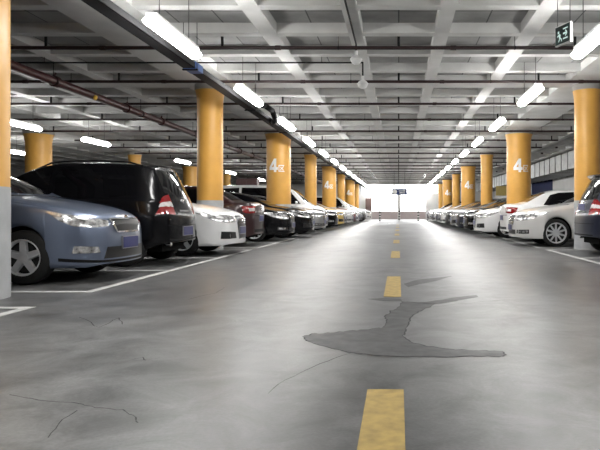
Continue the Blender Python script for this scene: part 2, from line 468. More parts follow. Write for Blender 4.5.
# ------------------------------------------------------------------ sprinkler pipes
def cross_pipe(y, x0, x1, label):
    zc = 3.74
    t = thing('sprinkler_pipe', label, 'pipe', (0, y, zc), 0, 'dark red sprinkler pipes across the ceiling')
    bm = bmesh.new(); tube(bm, (x0, 0, 0), (x1, 0, 0), .033, 10)
    x = -24.4
    while x < x1:
        if x > x0: tube(bm, (x + .9, 0, 0), (x + 1.0, 0, 0), .042, 10)
        x += 3.05
    obj('pipe', bm, M['pipethin'], t, True, angle=50)
    for k in range(-4, 3):
        x = 3.07 * k
        if x < x0 + .1 or x > x1 + .25: continue
        x = min(x, x1 - .03)
        bm = bmesh.new(); tube(bm, (x, 0, 0), (x, 0, .22), .024, 8); tube(bm, (x, 0, .22), (x, 0, .25), .040, 8); tube(bm, (x, 0, .25), (x, 0, .30), .012, 6)
        obj('sprinkler_head', bm, M['blackmetal'], t, True, angle=50)
    for k in range(-4, 3):
        x = 3.07 * k - 1.05
        if x < x0 + .1 or x > x1: continue
        bm = bmesh.new(); tube(bm, (x, 0, .0), (x, 0, SLAB - zc), .006, 6); tube(bm, (x - .012, 0, 0), (x + .012, 0, 0), .036, 10)
        obj('hanger_rod', bm, M['blackmetal'], t)
for k in range(0, 20):
    cross_pipe(10.72 + 2.8 * k, -13.0, 3.12 if k == 0 else 6.4,
               f'thin dark red pipe across the ceiling, {ORD[k]} crossing pipe counted from the camera')

# long dark red main pipe
t = thing('water_main_pipe', 'thick dark red pipe running lengthwise under the ceiling at left', 'pipe', (-6.95, 0, 3.52))
bm = bmesh.new(); tube(bm, (0, Y0 + .05, 0), (0, Y1 - .05, 0), .085, 16); obj('pipe', bm, M['pipered'], t, True, angle=50)
for k in range(16):
    y = 6.8 + 2.8 * k + (.5 if k % 2 else 0)
    bm = bmesh.new(); tube(bm, (0, y, 0), (0, y + .12, 0), .115, 16); tube(bm, (0, y + .04, .1), (0, y + .08, .17), .02, 6)
    obj('coupling', bm, M['pipered'], t, True, angle=50)
for k in range(12):
    y = 8.2 + 4.2 * k
    bm = bmesh.new(); tube(bm, (0, y, .08), (0, y, SLAB - 3.52), .008, 6); tube(bm, (0, y - .02, 0), (0, y + .02, 0), .095, 16)
    obj('hanger_rod', bm, M['blackmetal'], t)
bm = bmesh.new(); tube(bm, (.07, 13.95, -.05), (.10, 13.95, -.06), .055, 14); obj('marker_tag', bm, M['yellowtag'], t, True, angle=50)

# cable tray
t = thing('cable_tray', 'long black cable tray hung beside the left row of tube lights', 'cable tray', (-3.52, 0, 3.30))
bm = bmesh.new()
box(bm, -.10, .10, Y0 + .05, Y1 - .05, 0, .012); box(bm, -.10, -.088, Y0 + .05, Y1 - .05, 0, .10); box(bm, .088, .10, Y0 + .05, Y1 - .05, 0, .10)
obj('tray', bm, M['blackmetal'], t)
bm = bmesh.new()
for i, x in enumerate((-.054, 0, .054)): tube(bm, (x, Y0 + .1, .05 + .006 * (i % 2)), (x, Y1 - .1, .05 + .006 * (i % 2)), .028, 8)
obj('cables', bm, M['trim'], t, True, angle=50)
for k in range(-1, 14):
    y = 6.2 + 4.2 * k
    for x in (-.115, .115):
        bm = bmesh.new(); tube(bm, (x, y, -.02), (x, y, SLAB - 3.30), .006, 6); obj('hanger_rod', bm, M['blackmetal'], t)
    bm = bmesh.new(); box(bm, -.13, .13, y - .02, y + .02, -.025, -.001); obj('crossbar', bm, M['blackmetal'], t)
bm = bmesh.new(); box(bm, -.106, .106, 10.35, 10.75, -.006, .116); obj('blue_sleeve', bm, M['bluetag'], t)
bm = bmesh.new()
pts = [(.02, 14.6, .03), (.10, 14.9, .16), (.22, 15.2, .20), (.34, 15.5, .12), (.36, 15.8, -.06), (.24, 16.1, -.10), (.10, 16.3, .0)]
for a, b_ in zip(pts, pts[1:]): tube(bm, a, b_, .07, 8)
obj('cable_bundle', bm, M['trim'], t, True)

# thin conduits with white pendant detectors
def detector(x, y, z, label):
    t = thing('smoke_detector', label, 'detector', (x, y, z), 0, 'white detectors over the aisle')
    bm = bmesh.new(); r = lathe(bm, [(.045, 0), (.075, .02), (.11, .09), (.07, .14), (.035, .16)], n=20); bm.faces.new(r[0]); bm.faces.new(r[-1])
    obj('cone', bm, M['whiteplastic'], t, True, angle=60)
    bm = bmesh.new(); tube(bm, (0, 0, .155), (0, 0, .24), .03, 12); obj('socket', bm, M['whiteplastic'], t, True, angle=50)
t = thing('conduit', 'thin dark conduit crossing the ceiling from left with a drop at its end', 'conduit', (0, 12.0, 3.79))
bm = bmesh.new(); tube(bm, (-12.5, 0, 0), (-.70, 0, 0), .016, 8); tube(bm, (-.70, 0, .016), (-.70, 0, -.26), .016, 8); obj('pipe', bm, M['blackmetal'], t, True, angle=50)
for x in (-9.4, -6.9, -4.0, -1.5):
    bm = bmesh.new(); tube(bm, (x, 0, 0), (x, 0, SLAB - 3.79), .006, 6); obj('hanger_rod', bm, M['blackmetal'], t)
detector(-.70, 12.0, 3.29, 'small white cone detector at the end of the crossing conduit')
t = thing('conduit', 'thin dark conduit running lengthwise under the ceiling to a white detector', 'conduit', (-.76, 0, 3.93))
bm = bmesh.new(); tube(bm, (0, 1.0, -.05), (0, 11.0, -.05), .016, 8); tube(bm, (0, 11.0, -.034), (0, 11.0, -.17), .016, 8); obj('pipe', bm, M['blackmetal'], t, True, angle=50)
detector(-.76, 11.0, 3.52, 'small white cone detector hanging nearest the camera above the aisle')

# ------------------------------------------------------------------ exit sign
a = math.radians(-68)
t = thing('exit_sign', 'small hanging dark green exit sign with a pale running figure at upper right', 'exit sign', (2.29, 8.55, 3.21), a)
bm = bmesh.new(); box(bm, -.17, .17, -.018, .018, 0, .28); obj('frame', bm, M['whiteplastic'], t, bevel=.004)
for sgn in (-1, 1):
    y0 = sgn * .0185
    bm = bmesh.new(); box(bm, -.158, .158, min(y0, y0 + sgn * .004), max(y0, y0 + sgn * .004), .015, .265); obj('panel', bm, M['exitgreen'], t)
    bm = bmesh.new(); yy = y0 + sgn * .0055
    def bar(p, q, w):
        p, q = Vector((p[0], 0, p[1])), Vector((q[0], 0, q[1])); d = (q - p).normalized(); nn = Vector((-d.z, 0, d.x)) * w / 2
        bm.faces.new([bm.verts.new((v.x, yy, v.z)) for v in (p - nn, q - nn, q + nn, p + nn)])
    ds = 1 if sgn < 0 else -1
    bar((-.10 * ds * .85, .20), (-.10 * ds * .85, .165), .035)            # head
    bar((-.09 * ds * .85, .155), (-.06 * ds * .85, .10), .036)            # body
    bar((-.09 * ds * .85, .15), (-.135 * ds * .85, .125), .016); bar((-.09 * ds * .85, .15), (-.04 * ds * .85, .135), .016)
    bar((-.06 * ds * .85, .10), (-.10 * ds * .85, .05), .018); bar((-.06 * ds * .85, .10), (-.02 * ds * .85, .075), .018); bar((-.02 * ds * .85, .075), (-.02 * ds * .85, .045), .016)
    bar((.02 * ds * .85, .145), (.12 * ds * .85, .145), .025); bar((.12 * ds * .85, .145), (.08 * ds * .85, .185), .02); bar((.12 * ds * .85, .145), (.08 * ds * .85, .105), .02)
    bar((.02 * ds * .85, .21), (.14 * ds * .85, .21), .018); bar((.02 * ds * .85, .075), (.14 * ds * .85, .075), .02)
    obj('symbol', bm, M['exitlit'], t)
for x in (-.14, .14):
    bm = bmesh.new(); tube(bm, (x, 0, .28), (x, 0, SLAB - 3.20), .006, 6); obj('suspension_rod', bm, M['rod'], t)

# ------------------------------------------------------------------ far end: sign, posts
t = thing('direction_sign', 'blue hanging traffic sign with white disc and arrow before the bright exit', 'road sign', (.06, 46.0, 2.10))
bm = bmesh.new(); box(bm, -.56, .56, -.03, .03, 0, .46); obj('panel', bm, M['signblue'], t, bevel=.005)
bm = bmesh.new(); tube(bm, (-.36, -.036, .23), (-.36, -.031, .23), .17, 24); obj('disc', bm, M['signwhite'], t)
bm = bmesh.new(); box(bm, -.06, .30, -.036, -.031, .27, .33); box(bm, .0, .42, -.036, -.031, .12, .19)
bm.faces.new([bm.verts.new(p) for p in ((.30, -.036, .22), (.46, -.036, .30), (.30, -.036, .38))]); obj('arrow', bm, M['signwhite'], t)
for x in (-.4, .4):
    bm = bmesh.new(); tube(bm, (x, 0, .46), (x, 0, SLAB - 2.12), .012, 8); obj('suspension_rod', bm, M['blackmetal'], t)
def post(x, y, h, label, striped, r=.075):
    t = thing('bollard', label, 'bollard', (x, y, 0))
    bm = bmesh.new(); tube(bm, (0, 0, 0), (0, 0, h), r, 14); obj('post', bm, M['signwhite' if h > 1 else 'trim'], t, True, angle=50)
    if striped:
        for q in range(4):
            z = .08 + .24 * q
            bm = bmesh.new(); tube(bm, (0, 0, z), (0, 0, z + .12), r + .003, 14); obj('black_band' if h > 1 else 'white_band', bm, M['trim' if h > 1 else 'signwhite'], t, True, angle=50)
    return t
post(-1.72, 56, .98, 'black and white striped bollard before the left bright opening', True)
post(1.78, 56, .98, 'black and white striped bollard before the right bright opening', True)
post(.05, 57.5, 2.7, 'white post with black bands between the two bright openings', True, .075)
post(2.62, 56, 1.15, 'white post with black bands at the right end of the bright openings', True, .05)

# ------------------------------------------------------------------ air duct at right
t = thing('hanging_air_duct', 'long galvanised air duct high along the right wall', 'air duct', (8.55, 0, 3.02))
bm = bmesh.new(); box(bm, 0, 1.7, 8.0, Y1 - .1, 0, .85); obj('duct', bm, M['galv'], t)
y = 8.6
while y < Y1 - 1:
    bm = bmesh.new(); box(bm, -.03, 1.72, y, y + .06, -.03, .87); obj('flange', bm, M['galvdark'], t); y += 1.25
# maroon cabinet behind the left cars
t = thing('cabinet', 'tall maroon metal cabinet standing behind the black cars at left', 'cabinet', (-8.65, 35.3, 0))
bm = bmesh.new(); box(bm, -.6, .6, -.3, .3, 0, 2.75); obj('body', bm, M['cabinet'], t, bevel=.01)
for s in (-1, 1):
    bm = bmesh.new(); box(bm, min(.01 * s, .58 * s), max(.01 * s, .58 * s), -.315, -.3, .1, 2.7); d = obj('door', bm, M['cabinet'], t, bevel=.004)
    bm = bmesh.new(); box(bm, min(.05 * s, .09 * s), max(.05 * s, .09 * s), -.34, -.315, 1.2, 1.45); obj('handle', bm, M['chrome'], d)

# ------------------------------------------------------------------ cars
def pchip(tab):
    xs = [p[0] for p in tab]; ys = [p[1] for p in tab]; n = len(xs)
    h = [xs[i + 1] - xs[i] for i in range(n - 1)]; d = [(ys[i + 1] - ys[i]) / h[i] for i in range(n - 1)]
    m = [d[0]] + [0.0] * (n - 2) + [d[-1]]
    for i in range(1, n - 1):
        if d[i - 1] * d[i] > 0:
            w1, w2 = 2 * h[i] + h[i - 1], h[i] + 2 * h[i - 1]
            m[i] = (w1 + w2) / (w1 / d[i - 1] + w2 / d[i])
    def f(x):
        if x <= xs[0]: return ys[0]
        if x >= xs[-1]: return ys[-1]
        i = 0
        while x > xs[i + 1]: i += 1
        t = (x - xs[i]) / h[i]
        return ((1 + 2 * t) * (1 - t) ** 2 * ys[i] + t * (1 - t) ** 2 * h[i] * m[i]
                + t * t * (3 - 2 * t) * ys[i + 1] + t * t * (t - 1) * h[i] * m[i + 1])
    return f

def chaikin(pts, it):
    for _ in range(it):
        out = [pts[0]]
        for a, b in zip(pts, pts[1:]):
            out += [(a[0] * .75 + b[0] * .25, a[1] * .75 + b[1] * .25), (a[0] * .25 + b[0] * .75, a[1] * .25 + b[1] * .75)]
        pts = out + [pts[-1]]
    return pts

def lerp_poly(poly, n):
    """n+1 samples of a polyline by arc length"""
    poly = [Vector(p) for p in poly]
    ls = [0.0]
    for a, b in zip(poly, poly[1:]): ls.append(ls[-1] + (b - a).length)
    out = []
    for i in range(n + 1):
        t = ls[-1] * i / n; k = 0
        while k < len(ls) - 2 and t > ls[k + 1]: k += 1
        out.append(poly[k].lerp(poly[k + 1], (t - ls[k]) / max(1e-9, ls[k + 1] - ls[k])))
    return out

class Car:
    """x forward (nose at +L/2), y left, z up; s is the distance from the nose"""
    def __init__(self, name, L, W, H, T, R=.325, axles=(.9, 3.6), lean=(), curv=(.22, .12), arch=.045):
        self.L, self.hw, self.H, self.R, self.ax = L, W / 2, H, R, axles
        f = {k: pchip(v) for k, v in T.items()}
        self.f = f
        self.root = bpy.data.objects.new(name, None); COL.objects.link(self.root)
        AR = R + arch
        def zl(s):
            z = f['zl'](s)
            for a in axles:
                d = s - a
                if abs(d) < AR: z = max(z, R + math.sqrt(AR * AR - d * d))
            return z
        st = {0, L}
        n = 46
        for i in range(n + 1):
            t = i / n; st.add(round(L * (t - .09 * math.sin(2 * PI * t)), 4))
        for s in (.02, .05, .09, .14): st.add(s); st.add(L - s)
        for a in axles:
            for i in range(17): st.add(round(a + AR * math.sin(-PI / 2 + PI * i / 16), 4))
            st.add(round(a - AR - .004, 4)); st.add(round(a + AR + .004, 4))
        st = sorted(st)
        def section(s):
            W_, z0, zb, zc = f['W'](s), zl(s), f['zb'](s), f['zc'](s)
            zb = min(zb, zc - .02); z0 = min(z0, zb - .08)
            Wt = min(f['Wt'](s), W_ - .05); dz = min(.045, (zc - zb) * .45); zt = zc - dz
            Wg = W_ - .05; hh = zb - z0
            half = [(W_ - .07, z0), (W_ - .025, z0 + min(.035, .1 * hh)), (W_ - .004, z0 + .32 * hh), (W_, z0 + .62 * hh), (W_ - .006, z0 + .82 * hh),
                    (W_ - .02, zb - .012), (Wg, zb + .012 if zt - zb > .1 else zb + .3 * (zt - zb)),
                    (Wg + (Wt - Wg) * .2, zb + (zt - zb) * .2), (Wg + (Wt - Wg) * .55 + .012, zb + (zt - zb) * .55), (Wg + (Wt - Wg) * .88 + .006, zb + (zt - zb) * .88),
                    (Wt, zt), (Wt * .86, zt + dz * .35), (Wt * .5, zc - dz * .2), (0, zc)]
            full = half + [(-y, z) for y, z in half[-2::-1]]
            return chaikin(full, 2)
        mx = max(abs(v) for v in (W / 2,))
        def place(s, y, z):
            e = (abs(y) / mx) ** 2.2
            x = s + curv[0] * e * max(0, 1 - s / 1.3) ** 1.3 - curv[1] * e * max(0, 1 - (L - s) / 1.3) ** 1.3
            for z0, z1, sh, reach in lean:
                k = min(1, max(0, (z - z0) / (z1 - z0)))
                x -= sh * (k ** 1.25) * max(0, 1 - (L - s) / reach) 
            # nose leans back with height
            x += .10 * max(0, (z - .45)) ** 1.4 * max(0, 1 - s / .9)
            return (L / 2 - x, y, z)
        self.place = place
        bm = bmesh.new(); rows = []
        for s in st: rows.append([bm.verts.new(place(s, y, z)) for y, z in section(s)])
        for a, b in zip(rows, rows[1:]):
            for i in range(len(a) - 1): bm.faces.new((a[i], a[i + 1], b[i + 1], b[i]))
        # nose and tail caps: rows across from left to right
        for s, row in ((st[0], rows[0]), (st[-1], rows[-1])):
            sec = section(s); m = len(sec); c = m // 2; prev = None; q = 10
            for k in range(c):
                A, B = row[k], row[m - 1 - k]
                cur = [A] + [bm.verts.new(place(s, sec[k][0] * (1 - 2 * j / q), sec[k][1])) for j in range(1, q)] + [B]
                if prev:
                    for j in range(q): bm.faces.new((prev[j], prev[j + 1], cur[j + 1], cur[j]))
                prev = cur
        self.rows, self.st = rows, st
        bmesh.ops.recalc_face_normals(bm, faces=bm.faces)
        self.bvh = BVHTree.FromBMesh(bm)
        low = [(v[0].co.copy(), v[-1].co.copy()) for v in rows]
        self.body = obj('body', bm, P['grey'], self.root, True, angle=55, link_obj=True)
        # dark floor, wheel wells and a closed core between them
        bm = bmesh.new(); pr = None
        for a, b in low:
            cur = [bm.verts.new(a + Vector((0, -.004, .002))), bm.verts.new(b + Vector((0, .004, .002)))]
            if pr: bm.faces.new((pr[0], pr[1], cur[1], cur[0]))
            pr = cur
        box(bm, -L / 2 + .25, L / 2 - .25, -.52, .52, f['zl'](L / 2) + .01, .66)
        obj('underbody', bm, M['underbody'], self.root)
        # wheels
        for a in axles:
            for s in (1, -1): self.wheel(L / 2 - a, s * (W / 2 - .035), s)

    def wheel(self, x, y, s):
        R = self.R; bm = bmesh.new()
        w = .205
        lathe(bm, [(R * .66 * self.rf, 0), (R * .70 * self.rf, .012), (R * .90, .0), (R * .97, -.018), (R, -.045), (R, -w + .045), (R * .97, -w + .018), (R * .88, -w), (R * .62, -w)], 'y', 36)
        r = lathe(bm, [(R * .66 * self.rf, -.06), (R * .10, -.075)], 'y', 36); bm.faces.new(r[-1])
        q = self.rf
        wh = obj('wheel', bm, M['rubber'], self.root, True, angle=50)
        bm = bmesh.new()
        lathe(bm, [(R * .67 * q, -.05), (R * .67 * q, .004), (R * .645 * q, .008), (R * .60 * q, -.012), (R * .585 * q, -.05)], 'y', 36)
        ns = self.spokes
        for k in range(ns):
            t = 2 * PI * k / ns + .3
            c, sn = math.cos(t), math.sin(t)
            def pt(r, off, d): return bm.verts.new((r * c - off * sn, d, r * sn + off * c))
            w0, w1 = (.040, .034) if ns < 7 else (.018, .014)
            A = [pt(R * .12, -w0, -.012), pt(R * .12, w0, -.012), pt(R * .61 * q, w1, -.008), pt(R * .61 * q, -w1, -.008)]
            B = [pt(R * .12, -w0 - .01, -.05), pt(R * .12, w0 + .01, -.05), pt(R * .61 * q, w1 + .008, -.045), pt(R * .61 * q, -w1 - .008, -.045)]
            bm.faces.new(A)
            for i in range(4): bm.faces.new((A[i], A[(i + 1) % 4], B[(i + 1) % 4], B[i]))
        r = lathe(bm, [(R * .20, -.045), (R * .19, -.008), (R * .12, -.004)], 'y', 20); bm.faces.new(r[-1])
        obj('rim', bm, M['alloy'], wh, True, angle=30)
        bm = bmesh.new(); r = lathe(bm, [(R * .52, -.058), (R * .52, -.062)], 'y', 28); bm.faces.new(r[0])
        obj('brake_disc', bm, M['disc'], wh)
        wh.location = (x, y, R)
        if s < 0: wh.rotation_euler = (0, 0, PI)

    spokes = 5
    def hit(self, o, d):
        h = self.bvh.ray_cast(Vector(o), Vector(d))
        return (h[0], h[1]) if h[0] is not None else None
    def sheet(self, name, grid, mat, lift=.004, parent=None, link_obj=False):
        """grid of (point, normal): a thin cover lying on the body, with a rim"""
        bm = bmesh.new(); V = []
        for row in grid: V.append([bm.verts.new(p + nn * lift) for p, nn in row])
        n, m = len(V), len(V[0])
        for i in range(n - 1):
            for j in range(m - 1): bm.faces.new((V[i][j], V[i][j + 1], V[i + 1][j + 1], V[i + 1][j]))
        ring = [(0, j) for j in range(m)] + [(i, m - 1) for i in range(1, n)] + [(n - 1, j) for j in range(m - 2, -1, -1)] + [(i, 0) for i in range(n - 2, 0, -1)]
        low = [bm.verts.new(grid[i][j][0] - grid[i][j][1] * .012) for i, j in ring]
        for k in range(len(ring)):
            a, b = ring[k], ring[(k + 1) % len(ring)]
            bm.faces.new((V[a[0]][a[1]], V[b[0]][b[1]], low[(k + 1) % len(ring)], low[k]))
        o = obj(name, bm, mat, parent or self.root, True, angle=40, link_obj=link_obj)
        return o
    def grid2(self, top, bot, n, m, proj):
        A, B = lerp_poly(top, n), lerp_poly(bot, n); g = []
        for j in range(m + 1):
            g.append([proj(A[i].lerp(B[i], j / m)) for i in range(n + 1)])
        return g
    def near(self, p):
        c, nn, *_ = self.bvh.find_nearest(Vector(p)); return c, nn
    def ray(self, o, d, fb):
        h = self.bvh.ray_cast(Vector(o), Vector(d))
        return (h[0], h[1]) if h[0] is not None else self.near(fb)
    # outlines given in (s, z) on the side, (y, z) on nose or tail, (s, y) on glass, (s, y, z) near corners
    def side(self, name, top, bot, mat, n=8, m=5, lift=.004, **k):
        out = []
        for sg in (1, -1):
            pr = lambda q: self.ray((self.L / 2 - q[0], sg * 3, q[1]), (0, -sg, 0), (self.L / 2 - q[0], sg * self.hw, q[1]))
            out.append(self.sheet(name, self.grid2(top, bot, n, m, pr), mat, lift, **k))
        return out
    def end(self, name, top, bot, mat, front=True, n=8, m=4, lift=.005, **k):
        e = 1 if front else -1
        pr = lambda q: self.ray((e * 5, q[0], q[1]), (-e, 0, 0), (e * self.L / 2, q[0], q[1]))
        return self.sheet(name, self.grid2(top, bot, n, m, pr), mat, lift, **k)
    def endpair(self, name, top, bot, mat, front=True, **k):
        return [self.end(name, [(sg * y, z) for y, z in top], [(sg * y, z) for y, z in bot], mat, front, **k) for sg in (1, -1)]
    def top(self, name, a, b, mat, n=10, m=6, lift=.004, **k):
        pr = lambda q: self.ray((self.L / 2 - q[0], q[1], 5), (0, 0, -1), (self.L / 2 - q[0], q[1], 1))
        return self.sheet(name, self.grid2(a, b, n, m, pr), mat, lift, **k)
    def corner(self, name, top, bot, mat, n=10, m=5, lift=.006, **k):
        out = []
        for sg in (1, -1):
            pr = lambda q: self.near((self.L / 2 - q[0], sg * q[1], q[2]))
            out.append(self.sheet(name, self.grid2(top, bot, n, m, pr), mat, lift, **k))
        return out
    def mirror(self, s, y, z):
        for sg in (1, -1):
            bm = bmesh.new(); bmesh.ops.create_icosphere(bm, subdivisions=3, radius=1)
            for v in bm.verts:
                p = v.co; q = 1 - .25 * max(0, -p.y * sg)
                v.co = Vector((p.x * .075 * (1 if p.x > 0 else .45), p.y * .105, p.z * .065 * q))
                v.co += Vector((self.L / 2 - s, sg * y, z))
            tube(bm, (self.L / 2 - s + .01, sg * (y - .16), z - .06), (self.L / 2 - s, sg * (y - .04), z - .03), .022, 8)
            mo = obj('wing_mirror', bm, P['grey'], self.root, True, link_obj=True)
    def handles(self, parents, s, z):
        for d, sg in zip(parents, (1, -1)):
            c, nn = self.ray((self.L / 2 - s, sg * 3, z), (0, -sg, 0), (self.L / 2 - s, sg * self.hw, z))
            bm = bmesh.new(); box(bm, c.x - .095, c.x + .095, min(c.y, c.y + sg * .03), max(c.y, c.y + sg * .03), z - .016, z + .016)
            obj('door_handle', bm, P['grey'], d, bevel=.008, link_obj=True)
    def number_plate(self, z, front, h=.14, w=.44):
        e = 1 if front else -1
        c, nn = self.ray((e * 5, 0, z), (-e, 0, 0), (e * self.L / 2, 0, z))
        x = c.x + e * .012
        bm = bmesh.new(); box(bm, min(x, x - e * .06), max(x, x - e * .06), -w / 2 - .012, w / 2 + .012, z - h / 2 - .012, z + h / 2 + .012)
        f = obj('number_plate', bm, M['plateframe'], self.root)
        bm = bmesh.new(); box(bm, min(x, x + e * .006), max(x, x + e * .006), -w / 2, w / 2, z - h / 2, z + h / 2)
        obj('plate_face', bm, M['plate'], f)
    def emblem(self, z, front, r=.045):
        e = 1 if front else -1
        c, nn = self.ray((e * 5, 0, z), (-e, 0, 0), (e * self.L / 2, 0, z))
        bm = bmesh.new(); n = 20; rg = []
        for rr, dx in ((r, -.01), (r, .014), (r * .8, .016), (r * .78, .010)):
            rg.append([bm.verts.new((c.x + e * dx, rr * 1.2 * math.cos(2 * PI * i / n), z + rr * math.sin(2 * PI * i / n))) for i in range(n)])
        for a, b in zip(rg, rg[1:]):
            for i in range(n): bm.faces.new((a[i], a[(i + 1) % n], b[(i + 1) % n], b[i]))
        bm.faces.new(rg[-1]); obj('emblem', bm, M['chrome'], self.root, True, angle=40)
    def strips(self, bars, mat, parent, front=True, name='grille_bar'):
        """thin horizontal bars: (y0, y1, z, thickness)"""
        for y0, y1, z, th in bars:
            self.end(name, [(y0, z + th / 2), (y1, z + th / 2)], [(y0, z - th / 2), (y1, z - th / 2)], mat, front, n=6, m=1, lift=.014, parent=parent)

def sc(tab, ks, kv): return [(a * ks, b * kv) for a, b in tab]

SED = dict(
    zc=[(0, .72), (.06, .795), (.3, .885), (.7, .96), (1.05, 1.01), (1.24, 1.04), (1.55, 1.165), (2.0, 1.335), (2.25, 1.405), (2.6, 1.455), (3.0, 1.45), (3.35, 1.395), (3.7, 1.25), (4.0, 1.105), (4.15, 1.07), (4.42, 1.055), (4.55, .985)],
    zb=[(0, .63), (.08, .71), (.3, .795), (.7, .875), (1.1, .92), (1.4, .94), (2.2, .945), (3.2, .965), (4.0, .985), (4.4, .97), (4.55, .90)],
    zl=[(0, .235), (.15, .20), (.6, .20), (1.0, .19), (3.8, .2), (4.4, .24), (4.55, .30)],
    W=[(0, .60), (.05, .69), (.15, .77), (.35, .835), (.7, .872), (1.2, .887), (2.5, .89), (3.6, .885), (4.1, .85), (4.35, .80), (4.48, .73), (4.55, .64)],
    Wt=[(0, .50), (.3, .68), (.9, .76), (1.3, .75), (1.7, .67), (2.25, .585), (3.0, .58), (3.4, .60), (3.8, .65), (4.05, .70), (4.4, .68), (4.55, .55)])
HAT = dict(
    zc=[(0, .80), (.08, .87), (.3, .96), (.7, 1.03), (1.0, 1.075), (1.15, 1.11), (1.5, 1.315), (1.9, 1.53), (2.2, 1.645), (2.6, 1.70), (3.3, 1.71), (3.9, 1.69), (4.3, 1.66), (4.4, 1.63)],
    zb=[(0, .68), (.1, .76), (.3, .83), (.7, .91), (1.1, .96), (2, 1.01), (3.2, 1.05), (4.0, 1.07), (4.4, 1.06)],
    zl=[(0, .26), (.15, .22), (.6, .22), (1.0, .21), (3.6, .22), (4.05, .27), (4.25, .34), (4.4, .38)],
    W=[(0, .60), (.05, .69), (.15, .77), (.35, .83), (.7, .862), (1.2, .878), (2.5, .88), (3.5, .878), (4.0, .86), (4.22, .83), (4.34, .77), (4.4, .69)],
    Wt=[(0, .52), (.3, .69), (.9, .76), (1.2, .745), (1.7, .66), (2.2, .60), (3.0, .595), (3.8, .59), (4.2, .575), (4.4, .53)])
VAN = dict(
    zc=[(0, .86), (.08, .93), (.3, 1.03), (.5, 1.10), (.62, 1.14), (.74, 1.20), (1.1, 1.52), (1.45, 1.79), (1.7, 1.88), (2.2, 1.94), (3.5, 1.95), (4.4, 1.93), (5.0, 1.88), (5.1, 1.85)],
    zb=[(0, .72), (.1, .80), (.3, .88), (.7, .96), (1.1, 1.02), (2, 1.08), (3.2, 1.10), (4.6, 1.12), (5.1, 1.10)],
    zl=[(0, .26), (.15, .22), (.6, .22), (1.0, .21), (4.2, .22), (4.9, .27), (5.1, .31)],
    W=[(0, .66), (.05, .75), (.15, .83), (.35, .89), (.7, .92), (1.2, .935), (2.5, .94), (4.3, .938), (4.75, .92), (4.95, .88), (5.05, .83), (5.1, .74)],
    Wt=[(0, .56), (.3, .74), (.9, .82), (1.15, .80), (1.7, .74), (2.2, .70), (3.0, .70), (4.4, .69), (4.9, .66), (5.1, .60)])
def scaled(T, L0, L, kh, W0, W):
    return {k: [(a * L / L0, b * (W / W0 if k[0] == 'W' else (1 if k == 'zl' else kh))) for a, b in v] for k, v in T.items()}

